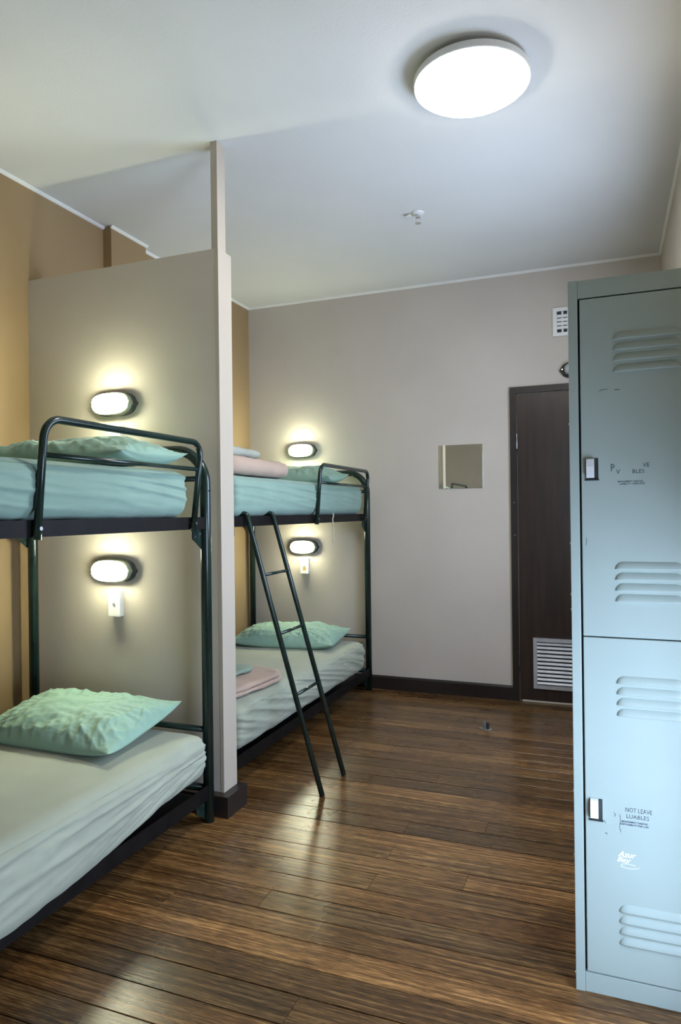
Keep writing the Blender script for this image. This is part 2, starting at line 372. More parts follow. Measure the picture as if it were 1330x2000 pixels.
def baseboard(name, axis, fixed, d, a0, a1, h=0.096, t=0.018):
    prof = [(0, 0), (t, 0), (t, h-0.012), (t-0.006, h), (0, h)]
    bm = bmesh.new()
    if axis == 'x': prism_x(bm, [(fixed+d*p, z) for p, z in prof], a0, a1)
    else: prism_y(bm, [(fixed+d*p, z) for p, z in prof], a0, a1)
    return struct(obj(name, bm, 'dark_stain'))
baseboard('baseboard_back', 'x', YB, -1, XL, -0.600)
baseboard('baseboard_left', 'y', XL, 1, YR, P_Y0-0.05)
baseboard('baseboard_right', 'y', XR, -1, YR, YB)
def bead(name, axis, fixed, d, a0, a1):
    prof = [(0, H), (0.014, H), (0.012, H-0.006), (0.006, H-0.012), (0, H-0.014)]
    bm = bmesh.new()
    if axis == 'x': prism_x(bm, [(fixed+d*p, z) for p, z in prof], a0, a1)
    else: prism_y(bm, [(fixed+d*p, z) for p, z in prof], a0, a1)
    return bm
struct(obj('trim_1', bead('t', 'x', YB, -1, XL, XR), 'trim_white'))
bm = bead('t', 'y', XL, 1, YR, 3.048)
struct(obj('trim_2', bm, 'trim_white'))
struct(obj('trim_3', bead('t', 'y', XL, 1, 3.351, YB), 'trim_white'))
struct(obj('trim_4', bead('t', 'y', -2.511, 1, 3.040, 3.358), 'trim_white'))
struct(obj('trim_5', bead('t', 'y', XR, -1, YR, YB), 'trim_white'))

# ------------------------------------------------------------------ door in the back wall
DX0, DX1, DH = -0.600, 0.318, 2.080
door = bpy.data.objects.new('door_1', None); C.objects.link(door); struct(door, 'dark brown door with a metal louvre near the floor'); door.location = (0, 0, 0)
fy = YB-0.022
bm = bmesh.new(); fw_ = 0.042
prism_y(bm, [(DX0, 0), (DX0+fw_, 0), (DX0+fw_, DH-fw_), (DX1-fw_, DH-fw_), (DX1-fw_, 0), (DX1, 0), (DX1, DH), (DX0, DH)], fy, YB)
obj('door_frame', bm, 'dark_stain', door)
leaf = obj('door_leaf', boxm(DX0+0.046, DX1-0.046, YB-0.014, YB-0.001, 0.012, DH-0.046, bev=0.0015), 'door_brown', door)
obj('threshold_strip', boxm(DX0+0.06, DX1-0.046, YB-0.02, YB-0.014, 0.002, 0.012), 'strap_cream', door)
for z in (1.72, 0.28):
    bm = bmesh.new(); tube(bm, [(DX0+0.044, YB-0.024, z-0.05), (DX0+0.044, YB-0.024, z+0.05)], 0.005, 8)
    hg = obj('hinge', bm, 'steel_dark', door)
bm = bmesh.new(); tube(bm, [(DX0+0.022, fy-0.004, 1.315), (DX0+0.022, fy+0.002, 1.315)], 0.006, 12); obj('screw_cap', bm, 'steel_dark', door)
bm = bmesh.new(); tube(bm, [(DX0+0.026, fy-0.004, 1.10), (DX0+0.026, fy+0.002, 1.10)], 0.004, 12); obj('screw_cap', bm, 'chrome', door)
# louvre
lv = bpy.data.objects.new('louvre_grille', None); C.objects.link(lv); lv.parent = door
LX0, LX1, LZ0, LZ1 = -0.466, 0.190, 0.094, 0.425
ly0, ly1 = YB-0.030, YB-0.010; f = 0.024
bm = frame_prism((LX0, LX1, LZ0, LZ1), (LX0+f, LX1-f, LZ0+f, LZ1-f), 'y', ly0, ly1)
obj('louvre_frame', bm, 'aluminium', lv)
obj('louvre_back', boxm(LX0+f, LX1-f, YB-0.013, YB-0.0105, LZ0+f, LZ1-f), 'vent_dark', lv)
n = 11; sp = (LZ1-LZ0-2*f)/n
bm = bmesh.new()
prism_x(bm, [(-0.014, -0.0075), (-0.0125, -0.0085), (-0.001, 0.006), (-0.001, 0.0075), (-0.004, 0.0075), (-0.014, -0.004)], LX0+f, LX1-f)
sl = None
for i in range(n):
    z = LZ0+f+sp*(i+0.5)
    if sl is None: sl = obj('louvre_slat', bm, 'aluminium', lv, loc=(0, YB-0.013, z)); me = sl.data
    else: obj('louvre_slat', me, None, lv, loc=(0, YB-0.013, z))

# wall vent above the door
v = thing('wall_vent', 'white square air vent high on the wall above the door', 'vent', (-0.225, YB, 2.483))
s = 0.095; f = 0.026
bm = frame_prism((-s, s, -s+0.003, s-0.003), (-s+f, s-f, -s+f, s-f), 'y', -0.014, 0)
obj('vent_frame', bm, 'plastic_white', v)
obj('vent_back', boxm(-s+f, s-f, -0.003, 0, -s+f, s-f), 'vent_dark', v)
bm = boxm(-s+f, s-f, -0.012, -0.004, -0.0095, 0.0095, bev=0.001); sl = None
for i in range(4):
    z = -0.0375+0.025*i
    if sl is None: sl = obj('vent_slat', bm, 'plastic_white', v, loc=(0, 0, z))
    else: obj('vent_slat', sl.data, None, v, loc=(0, 0, z))
for x in (-0.035, 0.0, 0.035): obj('vent_bar', boxm(x-0.006, x+0.006, -0.004, -0.002, -s+f, s-f), 'plastic_white', v)

# mirror
mir = thing('mirror', 'small square frameless mirror on the beige wall beside the door', 'mirror', (-0.935, YB, 1.418))
obj('glass', boxm(-0.151, 0.151, -0.006, -0.0005, 0, 0.300, bev=0.0012), 'mirror_glass', mir)
for x in (-0.10, 0.118):
    bm = bmesh.new(); tube(bm, [(x, -0.009, 0.10 if x > 0 else 0.165), (x, -0.005, 0.10 if x > 0 else 0.165)], 0.0035, 10); obj('screw', bm, 'chrome', mir)

# ------------------------------------------------------------------ ceiling light and sprinkler
cl = thing('ceiling_light', 'large round white ceiling light, switched on', 'ceiling light', (-0.440, 2.482, H))
bm = bmesh.new(); lathe(bm, [(0.165, 0), (0.165, -0.018), (0.204, -0.020), (0.2075, -0.025), (0.2075, -0.045), (0.2045, -0.047), (0.2005, -0.045), (0.15, -0.038)], 64)
obj('housing', bm, 'plastic_white', cl, smooth=False)
bm = bmesh.new(); lathe(bm, [(0.200, -0.042), (0.199, -0.049), (0.190, -0.057), (0.17, -0.063), (0.12, -0.068), (0.06, -0.0705), (0.004, -0.071)], 64)
obj('diffuser', bm, 'diffuser_glow', cl, smooth=True)

sp_ = thing('sprinkler_head', 'small chrome fire sprinkler head on the ceiling', 'sprinkler', (-0.918, 3.540, H))
bm = bmesh.new(); lathe(bm, [(0.033, 0), (0.033, -0.003), (0.026, -0.008), (0.012, -0.010)], 28); obj('escutcheon', bm, 'plastic_white', sp_, smooth=True)
bm = bmesh.new(); lathe(bm, [(0.010, -0.008), (0.010, -0.022), (0.013, -0.022), (0.013, -0.027), (0.008, -0.028)], 16); obj('body', bm, 'chrome', sp_)
bm = tubem(arc_path([(-0.010, 0, -0.026), (-0.011, 0, -0.050), (0.011, 0, -0.050), (0.010, 0, -0.026)], [0.006, 0.006]), 0.0022, 8)
obj('yoke', bm, 'chrome', sp_)
bm = bmesh.new(); lathe(bm, [(0.004, -0.052), (0.016, -0.056), (0.016, -0.058), (0.003, -0.058)], 18); obj('deflector', bm, 'chrome', sp_)
bm = bmesh.new(); lathe(bm, [(0.016, -0.012), (0.016, -0.0145), (0.002, -0.0145)], 18, cx=-0.048, cy=-0.005)
obj('cap_wire', tubem([(-0.034, -0.005, -0.013), (-0.010, 0, -0.013)], 0.0018, 6), 'chrome', sp_); obj('cover_cap', bm, 'plastic_white', sp_)

# ------------------------------------------------------------------ bulkhead lamps and switches
def oval(hx, hz, n=40, p=2.6, point=0.0):
    pts = []
    for k in range(n):
        a = 2*PI*k/n; c, s_ = math.cos(a), math.sin(a)
        x = hx*math.copysign(abs(c)**(2/p), c); z = hz*math.copysign(abs(s_)**(2/p), s_)
        if point and abs(s_) < 0.16: x += math.copysign(point*(1-abs(s_)/0.16), c)
        pts.append((x, z))
    return pts
def loft_y(bm, rings):
    """rings: list of (outline, y)"""
    vr = [[bm.verts.new((x, y, z)) for x, z in o] for o, y in rings]; n = len(vr[0])
    for a, b_ in zip(vr, vr[1:]):
        for k in range(n): bm.faces.new([a[k], a[(k+1) % n], b_[(k+1) % n], b_[k]])
    bm.faces.new(vr[0][::-1]); bm.faces.new(vr[-1]); return bm
def bulkhead(label, loc, lit=True):
    t = thing('bulkhead_lamp', label, 'wall lamp', loc, group='oval bulkhead lamps')
    bm = bmesh.new(); loft_y(bm, [(oval(0.112, 0.054, 48, 2.8, 0.012), 0), (oval(0.112, 0.054, 48, 2.8, 0.012), -0.020), (oval(0.108, 0.051, 48, 2.8, 0.010), -0.024)])
    obj('base', bm, 'lamp_body', t)
    bm = bmesh.new(); loft_y(bm, [(oval(0.106, 0.050, 48, 2.8, 0.008), -0.024), (oval(0.106, 0.050, 48, 2.8, 0.008), -0.034), (oval(0.100, 0.0485, 48, 2.8), -0.042), (oval(0.094, 0.0465, 48, 2.8), -0.044), (oval(0.092, 0.045, 48, 2.8), -0.038)])
    obj('rim', bm, 'lamp_rim' if lit else 'lamp_body', t)
    # ribbed glass lens
    bm = bmesh.new(); rings = []
    for k in range(9):
        q = k/8; rad = math.cos(q*PI/2*0.93); y = -0.040-0.040*math.sin(q*PI/2)
        o = []
        for i, (x, z) in enumerate(oval(0.091, 0.0435, 96, 2.7)):
            f = 1.0+(0.018 if (i//2) % 2 else -0.018)*(0.0 if k in (0,) else 1.0)
            o.append((x*(0.10+0.90*rad**0.75)*f, z*rad**0.6*f))
        rings.append((o, y))
    loft_y(bm, rings)
    ln = obj('lens', bm, 'lens_glow' if lit else 'lamp_lens_off', t)
    for s_ in (-1, 1):
        bm = bmesh.new(); tube(bm, [(s_*0.103, -0.046, 0), (s_*0.103, -0.030, 0)], 0.0042, 10)
        obj('screw', bm, 'chrome', t)
    return t
bulkhead('lit oval bulkhead lamp on the partition above the nearest upper bunk', (-2.058, P_Y0, 1.760))
bulkhead('lit oval bulkhead lamp on the partition over the nearest lower bunk', (-2.071, P_Y0, 1.015))
bulkhead('lit oval bulkhead lamp on the back wall above the far upper bunk', (-2.120, YB, 1.726))
bulkhead('lit oval bulkhead lamp on the back wall over the far lower bunk', (-2.114, YB, 1.010))
bulkhead('unlit oval bulkhead lamp over the door, mostly hidden by the locker', (-0.160, YB, 2.166), lit=False)

def switch(label, loc, sticker=False):
    t = thing('light_switch', label, 'switch', loc, group='white switch boxes under the bunk lamps')
    obj('switch_box', boxm(-0.031, 0.031, -0.024, 0, 0, 0.116, bev=0.002), 'plastic_white', t)
    obj('cover_plate', boxm(-0.032, 0.032, -0.030, -0.024, -0.001, 0.117, bev=0.0018), 'plastic_white', t)
    obj('rocker', boxm(-0.007, 0.007, -0.033, -0.030, 0.052, 0.060, bev=0.001), 'switch_mark', t)
    if sticker:
        bm = bmesh.new(); prism_y(bm, [(-0.016, 0.026), (0.006, 0.024), (0.017, 0.030), (0.015, 0.040), (0.019, 0.046), (-0.004, 0.052), (-0.017, 0.044), (-0.010, 0.036)], -0.0306, -0.0300)
        obj('sticker', bm, 'sticker_orange', t)
    return t
switch('white light switch on the partition behind the nearest upper bunk pillow', (-2.046, P_Y0, 1.556))
switch('white light switch below the lamp of the nearest lower bunk', (-2.058, P_Y0, 0.812))
switch('white light switch with an orange sticker on the far wall', (-2.105, YB, 0.812), sticker=True)

# ------------------------------------------------------------------ bunk beds
TR = 0.022
def bunk(label, xf, y_head, gy0, gy1, length=1.93, width=0.925, arch=1.530):
    """xf: x of the aisle-side posts, y_head: y of the head frame"""
    t = thing('bunk_bed', label, 'bunk bed', (xf, y_head, 0), group='two bunk beds along the tan wall')
    W, L = -width, -length
    for yy, nm in ((0, 'head_frame'), (L, 'foot_frame')):
        pth = arc_path([(0, yy, 0), (0, yy, arch), (W, yy, arch), (W, yy, 0)], [0.14, 0.14], 9)
        obj(nm, tubem(pth, TR, 18), 'bed_green', t, smooth=True)
        for z, rd, nm2 in ((1.410, 0.0115, 'cross_bar'), (0.376, 0.0125, 'cross_bar'), (1.222, 0.016, 'end_rail'), (0.135, 0.016, 'end_rail')):
            obj(nm2, tubem([(-TR*0.8, yy, z), (W+TR*0.8, yy, z)], rd, 12), 'bed_green', t, smooth=True)
    # long side rails (L-section: vertical web and inward flange)
    for z0, z1 in ((1.203, 1.252), (0.098, 0.156)):
        for x, s_ in ((0, -1), (W, 1)):
            bm = bmesh.new(); xa = x+s_*(-0.012); xb = x+s_*0.018; xc = xa+s_*0.005
            prism_y(bm, [(xa, z0), (xb, z0), (xb, z0+0.004), (xc, z0+0.004), (xc, z1), (xa, z1)], L+TR, -TR)
            obj('side_rail', bm, 'rail_black', t)
            # corner brackets carrying the rail on the post
            for yy, d in ((0, -1), (L, 1)):
                bm = bmesh.new(); zc = z0
                prism_x(bm, [(yy+d*0.018, zc+0.045), (yy+d*0.085, zc+0.045), (yy+d*0.085, zc-0.040), (yy+d*0.060, zc-0.055), (yy+d*0.018, zc-0.085)][::(1 if d > 0 else -1)], x-0.013-0.003*s_, x-0.008-0.003*s_)
                br = obj('corner_bracket', bm, 'bed_green', t)
                for zz, yb in ((zc-0.02, 0.035), (zc+0.02, 0.07), (zc-0.03, 0.07)):
                    obj('bolt', tubem([(x-0.018, yy+d*yb, zz), (x-0.004, yy+d*yb, zz)], 0.005, 8), 'steel_dark', br)
    for z in (1.210, 0.105):
        obj('bed_base', boxm(W+0.015, -0.015, L+0.03, -0.03, z, z+0.008), 'rail_black', t)
    # guard rail on the aisle side, leaning slightly outwards
    g0, g1 = gy0-y_head, gy1-y_head
    xo, xt = 0.024, 0.046
    pth = arc_path([(xo, g0, 1.196), (xt, g0+0.012, 1.545), (xt, g1+0.0, 1.545), (xo, g1-0.03, 1.196)], [0.06, 0.055], 8)
    g = obj('guard_rail', tubem(pth, 0.0118, 14), 'bed_green', t, smooth=True)
    xm = xo+(xt-xo)*0.70
    obj('guard_bar', tubem([(xm, g0+0.009, 1.440), (xm, g1-0.008, 1.440)], 0.0080, 10), 'bed_green', g, smooth=True)
    for yy in (g0+0.001, g1-0.029):
        bm = bmesh.new(); tube(bm, [(0.008, yy, 1.228), (0.040, yy, 1.228)], 0.006, 10); obj('bolt', bm, 'steel_dark', g)
    for yy in (-0.05, ):
        bm = bmesh.new(); tube(bm, [(0.018, -0.002, 1.36), (0.026, -0.002, 1.36)], 0.005, 8); obj('bolt', bm, 'chrome', t)
    return t
NX, NYH = -1.543, 2.432
FX, FYH = -1.596, 4.622
bunk('dark green metal bunk bed nearest the camera, in front of the partition', NX, NYH, 1.512, 2.335)
bunk('dark green metal bunk bed behind the partition, with the ladder', FX, FYH, 3.66, 4.525, length=1.94, arch=1.545)

# ladder hooked on the far bunk
lad = thing('bunk_ladder', 'dark green tubular ladder leaning against the far bunk', 'ladder', (-1.198, 2.95, 0))
def lp(yo, z):  # point of a stile
    return (-(z/1.25)*0.372, yo, z)
for yo, top in ((-0.137, 0), (0.129, 0)):
    y_t = yo+0.016
    pth = arc_path([(0, yo, 0.003), (-0.374, y_t, 1.262), (-0.416, y_t, 1.266), (-0.418, y_t, 1.222)], [0.016, 0.014], 5)
    obj('stile', tubem(pth, 0.0122, 14), 'bed_green', lad, smooth=True)
for z in (0.979, 0.711, 0.438):
    x = -(z/1.268)*0.372; q = 0.016*z/1.268
    obj('rung', tubem([(x, -0.137+q, z), (x, 0.129+q, z)], 0.0075, 10), 'bed_green', lad, smooth=True)

# ------------------------------------------------------------------ mattresses
def mattress(label, mat, cx, y0, y1, width, z0, z1, seed, hem=None, fold=1.0, group='sheeted mattresses', diag=0.25, fan=False):
    sy = y1-y0; sz = z1-z0; sx = width
    def fn(p, n):
        Y = p.y; wz = p.z/sz
        q = p.copy()
        # crown of the top, soft sag
        if n.z > 0.5:
            q.z += 0.004*fbm(p.x*3+seed, Y*2.2, seed) - 0.004*(abs(p.x)/(sx/2))**4
        side = max(0.0, 1-abs(n.z))
        if abs(n.x) > 0.2:
            s_ = math.copysign(1, n.x)
            # bulging side with long slanting folds
            bul = 0.016*math.sin(PI*min(1, max(0, wz)))
            if fan:
                dy = max(0.10, sy/2+0.16-Y); co = (p.z-0.80*sz)/dy**0.75*1.0
                k1_, k2_ = 17.0, 33.0
            else:
                dy = 1.0; co = p.z+diag*Y; k1_, k2_ = 21.0, 43.0
            wa = 0.35*fbm(Y*1.1, p.z*2, seed, 2)
            r1 = 1-abs(noise.noise(Vector((co*k1_+wa, Y*0.9, seed))))*2
            r2 = 1-abs(noise.noise(Vector((co*k2_+wa, Y*2.2, seed+4))))*2
            amp = 0.55+0.45*noise.noise(Vector((Y*1.6, p.z*3, seed+5)))
            fo = (0.020*max(0, r1)**2+0.008*max(0, r2)**2)*fold*amp
            fi = 0.003*fold*fbm(Y*9, p.z*50, seed+9, 3)
            q.x += s_*(bul+(fo+fi)*smooth01(wz*1.2+0.2))
        if abs(n.y) > 0.2:
            q.y += math.copysign(1, n.y)*0.006*fbm(p.x*9, p.z*20, seed+2)
        if wz < 0.6 and hem is not None:
            q.z += hem(Y+(y0+y1)/2)*(1-smooth01(wz/0.95))
        if wz < 0.5: q.z += 0.006*fbm(Y*7, p.x*2, seed+3)*(1-wz*2)
        return q
    bm = rounded_box(sx, sy, sz, 0.042, 34, 200, 40, fn)
    o = obj('mattress', bm, mat, None, loc=(cx, (y0+y1)/2, z0), smooth=True)
    return tag(o, label, 'mattress', group)
MW = 0.885
mattress('mattress in pale green sheet on the nearest lower bunk', 'sheet_pale', NX-MW/2+0.012, 0.545, 2.388, MW, 0.160, 0.378, 1.0,
         hem=lambda y: 0.035-0.085*smooth01((2.36-y)/0.9), fold=1.3, fan=True)
mattress('mattress in teal sheet on the nearest upper bunk', 'sheet_teal', NX-MW/2+0.004, 0.545, 2.285, MW, 1.250, 1.436, 4.0, fold=0.8, diag=0.10)
mattress('mattress in pale sheet on the far lower bunk, behind the ladder', 'sheet_pale', FX-MW/2+0.012, 2.745, 4.470, MW, 0.170, 0.378, 7.0, fold=0.9)
mt = mattress('mattress in blue-green sheet on the far upper bunk', 'sheet_teal', FX-MW/2+0.004, 2.745, 4.478, MW, 1.250, 1.448, 11.0, fold=0.5, diag=0.06)
bm = bmesh.new()
pth = [(0.478+0.003*math.sin(k*2.1), 0.26+0.004*math.sin(k*1.3), 0.01-0.2*k/12) for k in range(13)]
tube(bm, pth, 0.004, 6)
obj('hanging_tie', bm, 'strap_cream', mt)

# ------------------------------------------------------------------ pillows
def pillow(label, mat, loc, size, rot, seed, thick=0.12, flat=0.35, wr=1.0):
    a, b_ = size[0]/2, size[1]/2; N, Mn = 130, 92
    bm = bmesh.new(); top = {}; bot = {}
    for i in range(N+1):
        for j in range(Mn+1):
            # cluster samples towards the seam
            u = math.sin((i/N*2-1)*PI/2*0.98)/math.sin(PI/2*0.98); v = math.sin((j/Mn*2-1)*PI/2*0.98)/math.sin(PI/2*0.98)
            x = a*u*(1-0.055*(1-v*v)*abs(u)**3); y = b_*v*(1-0.075*(1-u*u)*abs(v)**3)
            pr = max(0.0, (1-abs(u)**2.6)*(1-abs(v)**2.6))**0.55
            edge = 1-pr
            # creases running in from the seams and fanning from the corners
            rd = math.sqrt(u*u+v*v)+1e-6; an = math.atan2(v*1.1, u)
            ca = 1-abs(noise.noise(Vector((an*4.2+0.6*fbm(u*2, v*2, seed, 2), rd*1.3, seed))))*2
            cb = 1-abs(noise.noise(Vector((u*6.5+0.5*v, v*1.6, seed+3))))*2
            cc = 1-abs(noise.noise(Vector((u*12+2*v, v*5, seed+7))))*2
            ed = min(1.0, pr*1.8)*(0.25+0.75*smooth01((rd-0.25)/0.6))
            wk = (0.009*max(0, ca)**2+0.008*max(0, cb)**2*(1 if v < 0.3 else 0.4)+0.004*max(0, cc)**2)*ed
            fi = 0.006*fbm(u*5+seed, v*4, seed, 4)*min(1, pr*2)
            lop = 1+0.22*fbm(u*1.2, v*1.2, seed+8, 2)
            e = 0.003*fbm(u*4, v*4, seed+6, 2)
            zt = thick*(1-flat)*pr*lop+(wk*0.9+fi)*wr
            zb = -thick*flat*pr
            seam = i in (0, N) or j in (0, Mn)
            zc = thick*flat*(0.35+0.65*(abs(u)*abs(v))**3*0.9)
            top[i, j] = bm.verts.new((x, y, zc+max(zt, 0) + (e if seam else 0)))
            bot[i, j] = top[i, j] if seam else bm.verts.new((x, y, max(0.0, zc+zb)))
    for i in range(N):
        for j in range(Mn):
            bm.faces.new([top[i, j], top[i+1, j], top[i+1, j+1], top[i, j+1]])
            q = [bot[i, j], bot[i, j+1], bot[i+1, j+1], bot[i+1, j]]
            if len(set(q)) == 4:
                try: bm.faces.new(q)
                except ValueError: pass
    o = obj('pillow', bm, mat, None, loc=loc, rot=rot, smooth=True)
    return tag(o, label, 'pillow', 'green pillows')
pillow('plump mint green pillow on the nearest lower bunk', 'pillow_green', (-2.005, 2.195, 0.412), (0.72, 0.44), (math.radians(10), math.radians(-1), math.radians(-2)), 2.0, thick=0.125)
pillow('green pillow behind the guard rail on the nearest upper bunk', 'pillow_green', (-1.90, 2.10, 1.450), (0.72, 0.42), (math.radians(3), 0, math.radians(2)), 5.0, thick=0.135)
pillow('green pillow on the far lower bunk, behind the ladder', 'pillow_green', (-2.03, 4.235, 0.396), (0.74, 0.44), (math.radians(5), 0, math.radians(4)), 9.0, thick=0.13)
pillow('green pillow on the far upper bunk beside the folded pink blanket', 'pillow_green', (-2.03, 4.24, 1.464), (0.74, 0.42), (math.radians(4), 0, math.radians(2)), 13.0, thick=0.15)

# ------------------------------------------------------------------ folded blankets
def folded(name, label, cat, mat, loc, size, rz, seed, layers=2, R=0.06, taper=0.0, group=None):
    """folded cloth: layers lying on each other, joined by a rounded fold on the +y side"""
    sx, sy, sz = size; th = sz/layers
    root = None
    for k in range(layers):
        def fn(p, n, k=k):
            q = p.copy()
            ix, iy = sx/2-R, sy/2-R
            dx, dy = max(0, abs(q.x)-ix), max(0, abs(q.y)-iy)
            if dx > 0 and dy > 0:
                f_ = max(dx, dy)/math.hypot(dx, dy)
                q.x = math.copysign(ix+dx*f_, q.x); q.y = math.copysign(iy+dy*f_, q.y)
            q.z *= 1-taper*smooth01((q.y/sy+0.5))
            q += n*(0.006*fbm(p.x*7+seed, p.y*7, p.z*10+k*3)+0.002*fbm(p.x*40, p.y*40, seed+k))
            q.x *= 1-0.012*k*((k % 2)*2-1); q.y -= 0.010*k*(1 if p.y > 0 else 0)
            return q
        bm = rounded_box(sx, sy, th*1.02, th*0.49, 30, 30, 8, fn)
        if k == 0:
            root = thing(name, label, cat, loc, rz, group)
        obj('fold', bm, mat, root, loc=(0, 0, th*k), smooth=True)
    return root
folded('folded_blanket', 'pink blanket folded thick on the far upper bunk', 'blanket', 'blanket_pink', (-1.80, 3.125, 1.454), (0.36, 0.64, 0.092), math.radians(-3), 1, layers=1, R=0.10, taper=0.15)
folded('folded_towel', 'grey green towel folded on top of the upper pink blanket', 'towel', 'towel_grey', (-1.80, 2.95, 1.546), (0.27, 0.46, 0.056), math.radians(-4), 3, layers=1, R=0.07, taper=0.30)
folded('folded_blanket', 'pink blanket folded flat on the far lower bunk', 'blanket', 'blanket_pink', (-1.875, 3.06, 0.384), (0.50, 0.60, 0.046), math.radians(-8), 5, layers=2, R=0.14)
folded('folded_sheet', 'small green sheet folded on the lower pink blanket', 'bed sheet', 'sheet_green', (-1.935, 3.06, 0.436), (0.34, 0.38, 0.026), math.radians(-8), 7, layers=1, R=0.06)

# ------------------------------------------------------------------ locker
LY = 1.906; LXa, LXb, LH_ = -0.092, 0.284, 1.865; LD = 0.46
lk = thing('locker', 'tall pale blue-green steel locker with two doors', 'locker', ((LXa+LXb)/2, LY+LD/2, 0))
cx_, cy_ = (LXa+LXb)/2, LY+LD/2
def L2(x0, x1, y0, y1, z0, z1, bev=0.0): return boxm(x0-cx_, x1-cx_, y0-cy_, y1-cy_, z0, z1, bev=bev)
obj('carcass', L2(LXa, LXb, LY+0.022, LY+LD, 0.004, LH_-0.002, bev=0.002), 'locker_blue', lk)
obj('corner_stile', L2(LXa, LXa+0.0235, LY, LY+0.022, 0.0, LH_, bev=0.0015), 'locker_blue', lk)
obj('corner_stile', L2(LXb-0.0235, LXb, LY, LY+0.022, 0.0, LH_, bev=0.0015), 'locker_blue', lk)
obj('top_rail', L2(LXa+0.024, LXb-0.024, LY+0.001, LY+0.022, 1.817, LH_-0.001, bev=0.001), 'locker_blue', lk)
obj('plinth', L2(LXa+0.024, LXb-0.024, LY+0.001, LY+0.022, 0.001, 0.052, bev=0.001), 'locker_blue', lk)
obj('gap_shade', L2(LXa+0.0236, LXb-0.0236, LY+0.012, LY+0.0219, 0.053, 1.816), 'locker_shade', lk)  # dark sheet: shade between doors and frame put into its colour
DXa, DXb = LXa+0.0285, LXb-0.0285
def text_mesh(body, size, shear=0.0, bold=0.0):
    cu = bpy.data.curves.new('print', 'FONT'); cu.body = body; cu.size = size; cu.shear = shear; cu.offset = bold; cu.resolution_u = 2
    cu.space_character = 1.0
    ob = bpy.data.objects.new('print', cu); C.objects.link(ob)
    dg = bpy.context.evaluated_depsgraph_get(); me = bpy.data.meshes.new_from_object(ob.evaluated_get(dg))
    bpy.data.objects.remove(ob); bpy.data.curves.remove(cu); me.materials.clear(); return me
def put_text(parent, name, body, x, z, width, mat, size=0.02, shear=0.0, bold=0.0, height=None, rz=0.0):
    me = text_mesh(body, size, shear, bold)
    xs = [v.co.x for v in me.vertices]; ys = [v.co.y for v in me.vertices]; w0 = max(xs)-min(xs); h0 = max(ys)-min(ys)
    sx = width/w0; sy = (height/h0) if height else sx
    x0, y0 = min(xs), min(ys)
    for v in me.vertices: v.co = ((v.co.x-x0)*sx, (v.co.y-y0)*sy, 0)
    o = obj(name, me, mat, parent, loc=(x-cx_, LY-0.0004-cy_, z), rot=(PI/2, 0, 0))
    o.rotation_euler = (PI/2, rz, 0)
    return o
def louvre_mesh(wd, hh, dd):
    bm = bmesh.new(); nu, nv = 28, 7; grid = []
    for i in range(nu+1):
        t = i/nu; x = -wd/2+wd*(0.5-0.5*math.cos(PI*t))
        e = min(x+wd/2, wd/2-x); k = math.sqrt(max(0, 1-(1-min(1, e/0.020))**2))
        col = []
        for j in range(nv+1):
            s_ = j/nv; z = hh*k*(1-s_); y = -dd*k*math.sin(s_*PI/2)**0.8
            col.append(bm.verts.new((x, y, z)))
        col.append(bm.verts.new((x, 0, 0.0))); grid.append(col)
    for a, b_ in zip(grid, grid[1:]):
        for j in range(len(a)-1): bm.faces.new([a[j], b_[j], b_[j+1], a[j+1]])
    bmesh.ops.remove_doubles(bm, verts=bm.verts, dist=1e-6)
    bmesh.ops.recalc_face_normals(bm, faces=bm.faces)
    me = bpy.data.meshes.new('door_louvre'); bm.to_mesh(me); bm.free(); me.materials.append(MATS['locker_blue'])
    me.polygons.foreach_set('use_smooth', [True]*len(me.polygons)); return me
LM = louvre_mesh(0.160, 0.0205, 0.0075)
def locker_door(z0, z1, tops, hz):
    bm = bmesh.new(); box(bm, DXa-cx_, DXb-cx_, LY-cy_, LY+0.012-cy_, z0, z1, bev=0.0022)
    d = obj('locker_door', bm, 'locker_blue', lk)
    for zt in tops:
        for k in range(4): obj('door_louvre', LM, None, d, loc=(0.096-cx_, LY-cy_+0.0002, zt-0.0277*k))
    # latch: pale handle; dark plate paints its side shadow, dark bar the base slot
    hx0, hx1 = DXa+0.0125, DXa+0.036
    lt = obj('latch_shadow', L2(hx0-0.002, hx1+0.006, LY-0.001, LY+0.003, hz-0.004, hz+0.052, bev=0.0005), 'locker_shade', d)
    bm = bmesh.new(); prism_x(bm, [(LY-0.001-cy_, hz+0.001), (LY-0.010-cy_, hz+0.003), (LY-0.012-cy_, hz+0.030), (LY-0.009-cy_, hz+0.049), (LY-0.001-cy_, hz+0.052)], hx0-cx_, hx1-0.004-cx_)
    obj('latch_handle', bm, 'latch_white', d)
    obj('latch_slot', L2(hx0-0.004, hx1+0.008, LY-0.004, LY, hz-0.006, hz-0.003, bev=0.0005), 'locker_shade', d)
    return d
d1 = locker_door(0.9335, 1.8135, (1.700, 1.109), 1.345)
d2 = locker_door(0.0555, 0.9305, (0.815, 0.228), 0.459)
